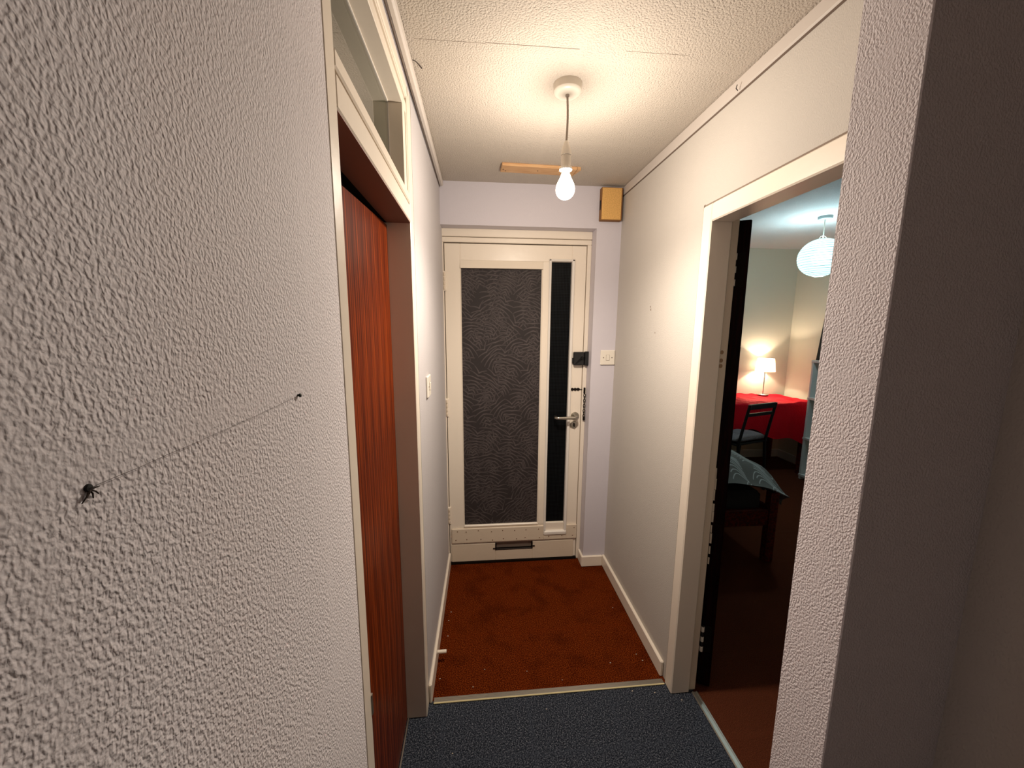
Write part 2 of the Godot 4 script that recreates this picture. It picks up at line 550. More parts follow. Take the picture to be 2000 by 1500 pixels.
func build_shell() -> void:
	var b := mb()
	# left wall, with the hole for the door and its fanlight
	b.box(Vector3(-0.31, 0, -0.6125), Vector3(XL, HC, 1.7))
	b.box(Vector3(-0.31, 2.22, -1.37), Vector3(XL, HC, -0.6125))
	struct("wall_left", "lilac-grey embossed wallpaper wall filling the left of the view", "wall", b, M.lilac)
	b = mb()
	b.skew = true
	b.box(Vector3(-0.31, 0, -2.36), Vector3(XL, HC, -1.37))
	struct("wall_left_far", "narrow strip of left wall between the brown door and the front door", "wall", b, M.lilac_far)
	# end wall round the front door
	b = mb(true)
	b.box(Vector3(0.661, 0, -2.36), Vector3(0.93, HC, ZE))
	b.box(Vector3(XL, 2.036, -2.36), Vector3(0.661, HC, ZE))
	struct("wall_end", "pale lilac end wall around and above the front door", "wall", b, M.end_wall)
	# right wall, with the hole for the bedroom door
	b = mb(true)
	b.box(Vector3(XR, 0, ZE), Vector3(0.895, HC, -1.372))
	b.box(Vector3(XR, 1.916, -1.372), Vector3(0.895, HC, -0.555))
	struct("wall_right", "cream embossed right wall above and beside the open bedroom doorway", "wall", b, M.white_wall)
	# the nib of the cross wall in the right foreground
	b = mb()
	b.box(Vector3(0.53, 0, -0.555), Vector3(0.895, HC, -0.461), 0.0015)
	struct("wall_near_right", "textured end of the cross wall standing in the right foreground", "wall", b, M.lilac)
	b = mb()
	b.box(Vector3(0.727, 0, -0.461), Vector3(0.895, HC, 1.7))
	struct("wall_lobby_right", "shadowed lobby wall at the right edge of the view", "wall", b, M.lobby)
	b = mb()
	b.box(Vector3(-0.30, 0, 1.7), Vector3(0.895, HC, 1.82))
	struct("wall_lobby_back", "plain lobby wall behind the viewer", "wall", b, M.lobby_back)
	b = mb()
	b.box(Vector3(-0.30, HC, -2.36), Vector3(0.93, HC + 0.05, 1.82))
	var c := struct("ceiling", "cream stippled ceiling paper over the hall", "ceiling", b, M.ceiling)
	var s := mb()
	s.box(Vector3(0.03, HC - 0.0008, -1.1705), Vector3(0.29, HC + 0.004, -1.1690), 0.0003)
	part("paper_seam", s, M.seam, c)
	s = mb()
	s.box(Vector3(0.42, HC - 0.0006, -1.1655), Vector3(0.60, HC + 0.004, -1.1645), 0.0003)
	part("paper_seam", s, M.seam, c)
	s = mb()
	s.box(Vector3(-0.16, HC - 0.0006, -1.173), Vector3(0.03, HC + 0.004, -1.172), 0.0003)
	part("paper_seam", s, M.seam, c)
	# floors
	b = mb()
	b.box(Vector3(-0.31, -0.05, -2.36), Vector3(0.90, 0, -1.372))
	struct("floor", "rust-brown carpet in front of the front door", "floor", b, M.rust)
	b = mb()
	b.box(Vector3(-0.31, -0.05, -1.372), Vector3(0.885, 0, 1.82))
	struct("floor_landing", "charcoal-blue flecked carpet in the foreground", "floor", b, M.charcoal)
	# skirting boards
	b = mb(true)
	b.box(Vector3(XR - 0.016, 0, ZE), Vector3(XR, 0.072, -1.40), 0.004)
	struct("baseboard_right", "cream skirting board along the right wall", "skirting board", b, M.cream)
	b = mb(true)
	b.box(Vector3(0.648, 0, ZE - 0.001), Vector3(XR - 0.016, 0.070, ZE + 0.014), 0.004)
	b.box(Vector3(0.648, 0, -2.272), Vector3(0.661, 0.070, ZE - 0.001), 0.004)
	struct("baseboard_end", "short cream skirting board under the light switch by the front door", "skirting board", b, M.cream)
	b = mb()
	b.skew = true
	b.box(Vector3(XL, 0, -2.27), Vector3(XL + 0.013, 0.085, -1.362), 0.004)
	struct("baseboard_left", "cream skirting board along the narrow left wall", "skirting board", b, M.cream)
	# cover strips under the ceiling
	b = mb(true)
	b.box(Vector3(0.795, 2.212, ZE), Vector3(0.83, HC, -0.555), 0.005)
	var tr := struct("trim_1", "painted wooden cover strip under the ceiling on the right wall", "trim", b, M.trim_paint)
	b = mb(true)
	b.box(Vector3(0.7985, 2.2055, ZE), Vector3(0.82, 2.212, -0.555))
	part("shade_strip", b, M.shade_strip, tr)
	b = mb()
	b.skew = true
	b.box(Vector3(XL, 2.226, ZE), Vector3(XL + 0.020, HC, -0.45), 0.005)
	tr = struct("trim_2", "painted wooden cover strip under the ceiling on the left wall", "trim", b, M.lilac_plain)
	b = mb()
	b.skew = true
	b.box(Vector3(XL, 2.2215, ZE), Vector3(XL + 0.0015, 2.226, -0.45))
	part("shade_strip", b, M.shade_strip, tr)
	# room behind the fanlight
	b = mb()
	b.box(Vector3(-1.6, 0, -2.36), Vector3(-1.5, 2.5, 0.3))
	b.box(Vector3(-1.5, 0, -2.36), Vector3(-0.31, 2.5, -2.26))
	b.box(Vector3(-1.5, 0, 0.2), Vector3(-0.31, 2.5, 0.3))
	b.box(Vector3(-1.6, 2.45, -2.36), Vector3(-0.31, 2.55, 0.3))
	b.box(Vector3(-1.6, -0.05, -2.36), Vector3(-0.31, 0, 0.3))
	struct("wall_side_room", "dim grey side room seen through the fanlight", "wall", b, M.gray_room)
	# metal cover strips on the carpet joints
	var t := thing("threshold_strip", "metal carpet strip between the rust and the charcoal carpet", "threshold strip", Vector3(0.29, 0, -1.372))
	b = mb()
	var X := Transform3D(Basis(Vector3.UP, 0.004), Vector3(0.294, 0, -1.372))
	b.box(Vector3(-0.481, 0, -0.014), Vector3(0.484, 0.0045, 0.009), 0.0015, X)
	part("plate", b, M.alu, t)
	b = mb()
	b.box(Vector3(-0.481, 0, 0.008), Vector3(0.484, 0.0065, 0.0135), 0.002, X)
	part("lip", b, M.brass_lip, t, "bright yellow metal lip")
	b = mb()
	for k in 3:
		b.box(Vector3(-0.481, 0.0035, -0.011 + k * 0.006), Vector3(0.484, 0.0056, -0.0095 + k * 0.006), 0.0005, X)
	part("rib", b, M.alu, t)
	t = thing("threshold_strip", "metal carpet strip along the bedroom doorway", "threshold strip", Vector3(0.885, 0, -0.94))
	b = mb()
	b.box(Vector3(0.872, 0, -1.3185), Vector3(0.898, 0.0045, -0.56), 0.0018)
	part("plate", b, M.alu, t)
	b = mb()
	b.box(Vector3(0.874, 0.003, -1.3185), Vector3(0.879, 0.0065, -0.56), 0.0015)
	b.box(Vector3(0.890, 0.003, -1.3185), Vector3(0.895, 0.0065, -0.56), 0.0015)
	part("rib", b, M.alu, t)
	t = thing("threshold_strip", "thin pale strip along the foot of the brown door", "threshold strip", Vector3(-0.275, 0, -0.98))
	b = mb()
	b.box(Vector3(-0.2795, 0, -1.308), Vector3(-0.273, 0.007, -0.656), 0.002)
	part("plate", b, M.alu, t)


func build_front_door() -> void:
	var t := thing("door_1", "cream glazed front door at the end of the hall", "door", Vector3(0.226, 0, ZD - 0.02), "", "structure")
	var fz := ZD + 0.006
	var b := mb(true)
	b.box(Vector3(XL, 0.0, ZD - 0.06), Vector3(-0.184, 1.963, fz), 0.003)
	b.box(Vector3(0.637, 0.0, ZD - 0.06), Vector3(0.661, 1.963, fz), 0.003)
	b.box(Vector3(XL, 1.963, ZD - 0.06), Vector3(0.661, 1.991, fz), 0.003)
	part("door_frame", b, M.cream, t)
	b = mb(true)
	b.box(Vector3(XL, 1.993, ZD - 0.06), Vector3(0.661, 2.036, fz + 0.006), 0.003)
	part("head_board", b, M.cream, t)
	b = mb(true)
	b.box(Vector3(XL, 0.0, ZD - 0.06), Vector3(0.637, 0.0135, ZD + 0.012), 0.002)
	part("sill", b, M.dark_line, t, "dark worn door sill")
	# the leaf
	var y0 := 0.015
	var y1 := 1.958
	var zb := ZD - 0.042
	b = mb(true)
	b.box(Vector3(-0.180, y0, zb), Vector3(-0.092, y1, ZD), 0.002)
	part("stile", b, M.cream, t)
	b = mb(true)
	b.box(Vector3(0.3805, 0.2, zb), Vector3(0.430, 1.8665, ZD), 0.002)
	part("stile", b, M.cream, t)
	b = mb(true)
	b.box(Vector3(0.549, y0, zb), Vector3(0.6335, y1, ZD), 0.002)
	part("stile", b, M.cream, t)
	b = mb(true)
	b.box(Vector3(-0.092, 1.8665, zb), Vector3(0.549, y1, ZD), 0.002)
	part("rail", b, M.cream, t)
	b = mb(true)
	b.box(Vector3(-0.092, 0.133, zb), Vector3(0.549, 0.254, ZD), 0.002)
	part("rail", b, M.cream, t)
	b = mb(true)
	b.box(Vector3(-0.172, y0, zb), Vector3(0.106, 0.1325, ZD + 0.005), 0.002)
	b.box(Vector3(0.346, y0, zb), Vector3(0.6165, 0.1325, ZD + 0.005), 0.002)
	b.box(Vector3(0.106, y0, zb), Vector3(0.346, 0.085, ZD + 0.005), 0.002)
	part("bottom_panel", b, M.cream_dull, t)
	# large pane and its beads
	b = mb(true)
	b.sheet(func(s, q): return b.L(Vector3(lerpf(-0.092, 0.3805, s), lerpf(1.83, 0.25, q), ZD - 0.012)), 2, 6)
	b.sheet(func(s, q): return b.L(Vector3(lerpf(-0.092, 0.3805, s), lerpf(1.83, 0.25, q), ZD - 0.018)), 2, 6, Vector3.UP, true)
	part("glass_pane", b, M.fern, t, "dark glass pane patterned with fern leaves")
	b = mb(true)
	b.face([Vector3(-0.092, 1.8665, ZD - 0.002), Vector3(0.3805, 1.8665, ZD - 0.002), Vector3(0.3805, 1.8235, ZD + 0.010), Vector3(-0.092, 1.8235, ZD + 0.010)], Vector3(0, 0.3, 1))
	b.face([Vector3(-0.092, 1.8235, ZD - 0.012), Vector3(0.3805, 1.8235, ZD - 0.012), Vector3(0.3805, 1.8235, ZD + 0.010), Vector3(-0.092, 1.8235, ZD + 0.010)], Vector3(0, -1, 0))
	for x in [-0.092, 0.3805]:
		b.face([Vector3(x, 1.8665, ZD - 0.002), Vector3(x, 1.8235, ZD + 0.010), Vector3(x, 1.8235, ZD - 0.012)], Vector3(signf(x), 0, 0))
	part("glazing_bead", b, M.cream_gloss, t, "glossy sloping bead above the large pane")
	b = mb(true)
	b.box(Vector3(-0.092, 0.247, ZD - 0.012), Vector3(0.3805, 0.2585, ZD + 0.006), 0.003)
	b.box(Vector3(0.3735, 0.2585, ZD - 0.012), Vector3(0.3805, 1.8235, ZD + 0.002), 0.003)
	b.box(Vector3(-0.092, 0.2585, ZD - 0.012), Vector3(-0.0875, 1.8235, ZD + 0.0015), 0.002)
	part("glazing_bead", b, M.cream, t)
	# narrow pane
	b = mb(true)
	b.sheet(func(s, q): return b.L(Vector3(lerpf(0.425, 0.552, s), lerpf(1.872, 0.196, q), ZD - 0.016)), 1, 8)
	b.sheet(func(s, q): return b.L(Vector3(lerpf(0.425, 0.552, s), lerpf(1.872, 0.196, q), ZD - 0.022)), 1, 8, Vector3.UP, true)
	part("glass_pane", b, M.reeded, t, "narrow black pane of squared glass")
	b = mb(true)
	b.box(Vector3(0.416, 0.176, ZD - 0.016), Vector3(0.4295, 1.881, ZD + 0.014), 0.004)
	b.box(Vector3(0.5485, 0.176, ZD - 0.016), Vector3(0.566, 1.881, ZD + 0.014), 0.004)
	b.box(Vector3(0.416, 1.868, ZD - 0.016), Vector3(0.566, 1.881, ZD + 0.014), 0.004)
	b.box(Vector3(0.416, 0.176, ZD - 0.016), Vector3(0.566, 0.204, ZD + 0.018), 0.006)
	part("glazing_bead", b, M.white_gloss, t, "raised glossy frame of the narrow pane")
	# nailed repair board
	b = mb(true)
	b.box(Vector3(-0.168, 0.146, ZD), Vector3(0.416, 0.240, ZD + 0.012), 0.002)
	b.box(Vector3(0.416, 0.146, ZD), Vector3(0.566, 0.176, ZD + 0.012), 0.002)
	b.box(Vector3(0.566, 0.146, ZD), Vector3(0.6335, 0.240, ZD + 0.012), 0.002)
	var board := part("repair_board", b, M.cream_dull, t, "board nailed across the foot of the door")
	for row in 2:
		for k in 11:
			var x := -0.145 + k * 0.075 + rng.randf_range(-0.012, 0.012)
			if row == 1 and x > 0.40 and x < 0.58:
				continue
			var y := (0.163 if row == 0 else 0.220) + rng.randf_range(-0.006, 0.006)
			b = mb(true)
			b.lathe([[Vector2(0.0035, 0), Vector2(0.0030, 0.0012), Vector2(0, 0.0014)]], Transform3D(Basis(Vector3.RIGHT, PI / 2), b.L(Vector3(x, y, ZD + 0.012))), 8)
			part("nail_head", b, M.scar, board)
	# letter slot
	b = mb(true)
	b.box(Vector3(0.106, 0.085, ZD - 0.030), Vector3(0.346, 0.133, ZD - 0.024))
	var slot := part("letter_slot", b, M.dark_line, t)
	b = mb(true)
	b.box(Vector3(0.112, 0.093, ZD - 0.018), Vector3(0.340, 0.131, ZD - 0.006), 0.002)
	part("flap", b, M.slot_metal, slot)
	b = mb(true)
	b.box(Vector3(0.104, 0.083, ZD - 0.012), Vector3(0.112, 0.133, ZD + 0.008), 0.002)
	b.box(Vector3(0.340, 0.083, ZD - 0.012), Vector3(0.348, 0.133, ZD + 0.008), 0.002)
	b.box(Vector3(0.104, 0.083, ZD - 0.012), Vector3(0.348, 0.091, ZD + 0.007), 0.002)
	b.box(Vector3(0.090, 0.094, ZD + 0.004), Vector3(0.104, 0.100, ZD + 0.010), 0.001)
	b.box(Vector3(0.348, 0.100, ZD + 0.004), Vector3(0.362, 0.106, ZD + 0.010), 0.001)
	part("slot_frame", b, M.old_iron, slot)
	# hinges
	for y in [1.75, 1.015, 0.33]:
		b = mb(true)
		b.box(Vector3(-0.192, y - 0.055, ZD - 0.006), Vector3(-0.170, y + 0.055, ZD + 0.0075), 0.002)
		var h := part("hinge", b, M.cream, t)
		for k in 4:
			b = mb(true)
			b.lathe([[Vector2(0, -0.011), Vector2(0.0052, -0.010), Vector2(0.0055, 0.010), Vector2(0, 0.011)]], Transform3D(Basis(), Vector3(-0.182, y - 0.038 + k * 0.025, ZD + 0.008)), 10)
			part("knuckle", b, M.cream_dull, h)
	# night latch
	b = mb(true)
	b.box(Vector3(0.573, 1.268, ZD), Vector3(0.636, 1.347, ZD + 0.030), 0.004)
	var latch := part("night_latch", b, M.black_metal, t, "dark grey rim lock")
	b = mb(true)
	b.box(Vector3(0.566, 1.283, ZD + 0.006), Vector3(0.574, 1.312, ZD + 0.022), 0.002)
	part("snib", b, M.black_metal, latch)
	b = mb(true)
	b.lathe([[Vector2(0.0095, 0), Vector2(0.0095, 0.010), Vector2(0.008, 0.012)], [Vector2(0.008, 0.012), Vector2(0, 0.0125)]], Transform3D(Basis(Vector3.RIGHT, PI / 2), b.L(Vector3(0.622, 1.311, ZD + 0.030))), 18)
	part("knob", b, mat(Color(0.03, 0.03, 0.03), 0.3, 0.4), latch)
	b = mb(true)
	b.face([Vector3(0.580, 1.279, ZD + 0.0306), Vector3(0.586, 1.274, ZD + 0.0306), Vector3(0.624, 1.305, ZD + 0.036), Vector3(0.615, 1.314, ZD + 0.036)], Vector3(0, 0, 1))
	b.face([Vector3(0.580, 1.279, ZD + 0.030), Vector3(0.580, 1.279, ZD + 0.0306), Vector3(0.615, 1.314, ZD + 0.036), Vector3(0.615, 1.314, ZD + 0.030)], Vector3(-1, 1, 0))
	b.face([Vector3(0.586, 1.274, ZD + 0.030), Vector3(0.586, 1.274, ZD + 0.0306), Vector3(0.624, 1.305, ZD + 0.036), Vector3(0.624, 1.305, ZD + 0.030)], Vector3(1, -1, 0))
	part("lever", b, mat(Color(0.05, 0.05, 0.055), 0.3, 0.4), latch)
	b = mb(true)
	b.box(Vector3(0.6385, 1.266, ZD + 0.005), Vector3(0.668, 1.350, ZD + 0.032), 0.004)
	part("latch_keep", b, M.black_metal, t, "dark grey keep on the frame beside the lock")
	# chain
	b = mb(true)
	b.box(Vector3(0.566, 1.113, ZD), Vector3(0.622, 1.125, ZD + 0.006), 0.002)
	b.box(Vector3(0.622, 1.115, ZD), Vector3(0.640, 1.119, ZD + 0.004), 0.001)
	for k in 3:
		b.box(Vector3(0.570 + k * 0.018, 1.110, ZD), Vector3(0.580 + k * 0.018, 1.128, ZD + 0.008), 0.002)
	part("chain_track", b, M.old_iron, t)
	b = mb(true)
	b.box(Vector3(0.644, 1.092, fz), Vector3(0.656, 1.130, fz + 0.006), 0.003)
	b.tube([Vector3(0.650, 1.098, fz + 0.004), Vector3(0.650, 1.098, fz + 0.012)], 0.004, 8)
	var anchor := part("chain_anchor", b, M.old_iron, t)
	for k in 9:
		b = mb(true)
		var cy := 1.083 - k * 0.0160
		var ring := []
		for q in 17:
			var a := TAU * q / 16.0
			var flat := k % 2 == 0
			ring.append(Vector3(0.650 + (0.0062 * cos(a) if flat else 0.0012 * cos(a)), cy + 0.0100 * sin(a), fz + 0.009 + (0.0 if flat else 0.0055 * cos(a))))
		b.tube(ring, 0.0018, 6)
		part("chain_link", b, M.old_iron, anchor)
	b = mb(true)
	b.box(Vector3(0.644, 0.925, fz + 0.003), Vector3(0.657, 0.952, fz + 0.014), 0.004)
	part("chain_end", b, M.old_iron, anchor)
	# lever handle with its rose, and the thumb turn below
	b = mb(true)
	var R := Basis(Vector3.RIGHT, PI / 2)
	b.lathe([[Vector2(0.025, 0), Vector2(0.025, 0.007), Vector2(0.022, 0.010)], [Vector2(0.022, 0.010), Vector2(0, 0.011)]], Transform3D(R, b.L(Vector3(0.598, 0.952, ZD))), 28)
	var rose := part("handle_rose", b, M.steel, t)
	b = mb(true)
	var hp := [Vector3(0.598, 0.952, ZD + 0.008)]
	for k in 7:
		var a := PI / 2 * k / 6.0
		hp.append(Vector3(0.598 - 0.016 * (1 - cos(a)), 0.952, ZD + 0.040 + 0.016 * sin(a)))
	for k in 7:
		var a := PI / 2 * k / 6.0
		hp.append(Vector3(0.488 - 0.016 * sin(a), 0.952, ZD + 0.040 + 0.016 * cos(a)))
	hp.append(Vector3(0.472, 0.952, ZD + 0.018))
	b.tube(hp, 0.0095, 14)
	part("lever", b, M.steel, rose)
	b = mb(true)
	b.lathe([[Vector2(0.0225, 0), Vector2(0.0225, 0.006), Vector2(0.020, 0.009)], [Vector2(0.020, 0.009), Vector2(0, 0.010)]], Transform3D(R, b.L(Vector3(0.592, 0.898, ZD))), 24)
	var esc := part("escutcheon", b, M.steel, t)
	b = mb(true)
	b.box(Vector3(0.5885, 0.886, ZD + 0.009), Vector3(0.5955, 0.910, ZD + 0.022), 0.003)
	part("thumb_turn", b, M.old_iron, esc)


func build_left_door() -> void:
	var t := thing("door_2", "red-brown veneered door with a fanlight in the left wall", "door", Vector3(-0.26, 0, -0.98), "", "structure")
	var fx := XL + 0.001
	var bk := -0.325
	var zi := -1.309     # clear opening
	var zn := -0.654
	var b := mb()
	b.box(Vector3(bk, 0, -1.368), Vector3(fx, 2.22, zi), 0.003)
	part("jamb", b, M.cream, t)
	b = mb()
	b.box(Vector3(bk, 0, zn), Vector3(fx, 2.22, -0.612), 0.003)
	var near := part("jamb", b, M.cream, t)
	b = mb()
	b.box(Vector3(-0.226, 0.768, zn - 0.003), Vector3(fx + 0.002, 0.812, zn + 0.004), 0.001)
	part("strike_plate", b, M.steel, near)
	b = mb()
	b.box(Vector3(bk, 1.822, zi), Vector3(fx, 1.872, zn), 0.003)
	var head := part("head", b, M.cream, t)
	b = mb()
	b.box(Vector3(-0.2815, 1.8205, zi), Vector3(fx - 0.002, 1.8225, zn), 0.0)  # thin board added to carry the painted shade
	part("soffit", b, M.soffit_shade, head, "underside of the door head with its shade painted in dark brown")
	b = mb()
	b.box(Vector3(bk, 1.872, zi), Vector3(fx - 0.016, 1.879, zn), 0.0)
	b.box(Vector3(bk, 1.879, zi), Vector3(fx, 1.906, zn), 0.003)
	part("fanlight_sill", b, M.cream, t)
	b = mb()
	b.box(Vector3(bk, 2.187, zi - 0.012), Vector3(fx, 2.22, zn), 0.003)
	part("fanlight_head", b, M.cream, t)
	# stepped glazing frame of the fanlight
	b = mb()
	for e in [[2.181, 2.187, -0.004], [2.165, 2.181, -0.022], [2.136, 2.165, -0.004]]:
		b.box(Vector3(bk, e[0], zi), Vector3(fx + e[2], e[1], zn), 0.001)
	part("fanlight_rail", b, M.cream, t)
	b = mb()
	for e in [[0.0, 0.010, -0.004], [0.010, 0.028, -0.022], [0.028, 0.064, -0.004]]:
		b.box(Vector3(bk, 1.906, zi + e[0]), Vector3(fx + e[2], 2.136, zi + e[1]), 0.001)
	part("fanlight_stile", b, M.cream, t)
	b = mb()
	b.box(Vector3(-0.2545, 1.904, zi + 0.062), Vector3(-0.2505, 2.138, zn))
	var pane := part("fanlight_pane", b, M.pane, t, "clear glass pane of the fanlight")
	b = mb()
	b.box(Vector3(-0.2515, 2.1335, zi + 0.064), Vector3(-0.2475, 2.137, zn), 0.0005)
	b.box(Vector3(-0.2515, 1.906, zi + 0.063), Vector3(-0.2475, 2.137, zi + 0.0665), 0.0005)
	part("putty_bead", b, M.white_gloss, pane)
	# leaf, dropped a little on its hinges so that the gap above it widens towards us
	b = mb()
	var q := []
	for z in [zi - 0.004, zn + 0.012]:
		var top: float = 1.7425 - 0.054 * z
		for x in [-0.300, -0.2806]:
			q.append([Vector3(x, 0.008, z), Vector3(x, top, z)])
	b.face([q[1][0], q[1][1], q[3][1], q[3][0]], Vector3(1, 0, 0))
	b.face([q[0][0], q[0][1], q[2][1], q[2][0]], Vector3(-1, 0, 0))
	b.face([q[0][1], q[1][1], q[3][1], q[2][1]], Vector3(0, 1, 0))
	b.face([q[0][0], q[1][0], q[3][0], q[2][0]], Vector3(0, -1, 0))
	b.face([q[0][0], q[0][1], q[1][1], q[1][0]], Vector3(0, 0, -1))
	b.face([q[2][0], q[2][1], q[3][1], q[3][0]], Vector3(0, 0, 1))
	part("leaf", b, M.sapele, t, "varnished red-brown veneer leaf")
	b = mb()
	b.box(Vector3(-0.326, 1.72, zi), Vector3(-0.302, 1.8215, zn), 0.0)  # near-black colour paints the shade in the space above the leaf
	b.box(Vector3(-0.302, 1.8205, zi), Vector3(-0.2815, 1.8225, zn), 0.0)
	b.box(Vector3(-0.345, 0, zi - 0.06), Vector3(-0.326, 1.85, zi + 0.02), 0.0)
	b.box(Vector3(-0.345, 0, zn - 0.02), Vector3(-0.326, 1.85, zn + 0.06), 0.0)
	b.box(Vector3(-0.345, 1.72, zi - 0.06), Vector3(-0.326, 1.85, zn + 0.06), 0.0)
	part("stop", b, M.dark_line, t)


func build_right_door() -> void:
	var t := thing("door_3", "open bedroom doorway with a cream frame and dark red-brown leaf", "door", Vector3(0.85, 0, -0.95), "", "structure")
	var fx := XR - 0.008
	var zf := -1.318
	var b := mb(true)
	b.box(Vector3(fx, 0, -1.372), Vector3(0.872, 1.916, zf), 0.004)
	var jamb := part("jamb", b, M.cream, t)
	b = mb(true)
	b.box(Vector3(0.872, 0, -1.372), Vector3(0.905, 1.88, zf - 0.012), 0.002)
	part("jamb_rebate", b, M.cream_dull, t)
	b = mb(true)
	b.box(Vector3(fx, 1.8555, zf), Vector3(0.872, 1.916, -0.557), 0.004)
	b.box(Vector3(0.872, 1.868, zf - 0.03), Vector3(0.905, 1.916, -0.557), 0.002)
	part("head", b, M.cream, t)
	b = mb(true)
	b.box(Vector3(fx + 0.002, 0, -0.590), Vector3(0.905, 1.8555, -0.556), 0.003)
	part("jamb", b, M.cream, t)
	for y in [1.408, 1.378, 1.358]:
		b = mb(true)
		b.lathe([[Vector2(0.0075, 0.0), Vector2(0.006, 0.0008), Vector2(0.0035, 0.0002)], [Vector2(0.0035, 0.0002), Vector2(0, 0.0001)]], Transform3D(Basis(Vector3.RIGHT, PI / 2), b.L(Vector3(0.883, y, zf - 0.0118))), 14)
		part("mortise_scar", b, M.scar_pale, jamb)
	b = mb(true)
	b.box(Vector3(XR - 0.0012, 0, -1.381), Vector3(XR + 0.01, 1.925, -1.3715))
	b.box(Vector3(XR - 0.0012, 1.9155, -1.381), Vector3(XR + 0.01, 1.9225, -0.556))
	part("edge_shade_line", b, M.edge_shade, t)
	# leaf, swung far into the bedroom so that its hinge edge faces us
	var d := Vector3(0.45, 0, -0.893).normalized()
	var e := Vector3(-d.z, 0, d.x)
	var X := Transform3D(Basis(e, Vector3.UP, -d), Vector3(0.912, 0, -1.345))
	b = mb()
	b.box(Vector3(0, 0.010, -0.74), Vector3(0.046, 1.868, 0), 0.003, X)
	var leaf := part("leaf", b, M.dark_sapele, t, "dark red-brown door leaf seen edge-on")
	for y in [1.70, 0.23]:
		b = mb()
		b.box(Vector3(0.004, y - 0.06, -0.001), Vector3(0.036, y + 0.06, 0.0015), 0.0005, X)
		var h := part("hinge", b, M.dark_line, leaf)
		b = mb()
		b.lathe([[Vector2(0, -0.06), Vector2(0.006, -0.058), Vector2(0.006, 0.058), Vector2(0, 0.06)]], Transform3D(Basis(), X * Vector3(0.002, y, 0.006)), 10)
		part("hinge_pin", b, M.black_metal, leaf)
		for k in 3:
			b = mb()
			b.lathe([[Vector2(0, -0.013), Vector2(0.0068, -0.011), Vector2(0.0068, 0.011), Vector2(0, 0.013)]], Transform3D(Basis(), X * Vector3(0.002, y - 0.045 + k * 0.045, 0.006)), 10)
			part("hinge_knuckle", b, M.white_plastic, leaf, "hinge knuckle spattered with white paint")
	b = mb()
	for k in 9:
		var y := 0.56 + k * 0.045
		b.box(Vector3(-0.0008, y, -0.004), Vector3(0.004 + rng.randf() * 0.003, y + 0.028 + rng.randf() * 0.02, 0.0012), 0.0004, X)
	part("paint_smear", b, M.cream_dull, leaf, "smear of cream paint along the door edge")


func switch_plate(label: String, at: Vector3, facing: Basis) -> void:
	var t := thing("light_switch", label, "light switch", at)
	var X := Transform3D(facing, at + Vector3(0, 0.043, 0))
	var b := mb()
	b.box(Vector3(-0.043, -0.043, 0), Vector3(0.043, 0.043, 0.009), 0.003, X)
	part("plate", b, M.white_plastic, t)
	b = mb()
	b.box(Vector3(-0.0105, -0.0165, 0.009), Vector3(0.0105, 0.0165, 0.0105), 0.0005, X)
	var r := part("rocker_surround", b, M.cord, t)
	b = mb()
	b.box(Vector3(-0.009, -0.015, 0.009), Vector3(0.009, 0.015, 0.0135), 0.0015, X)
	part("rocker", b, M.white_plastic, r)
	for s in [-0.025, 0.025]:
		b = mb()
		b.lathe([[Vector2(0.0033, 0), Vector2(0.003, 0.001), Vector2(0, 0.0012)]], X * Transform3D(Basis(Vector3.RIGHT, PI / 2), Vector3(s, 0, 0.009)), 10)
		part("screw", b, M.slot_metal, t)


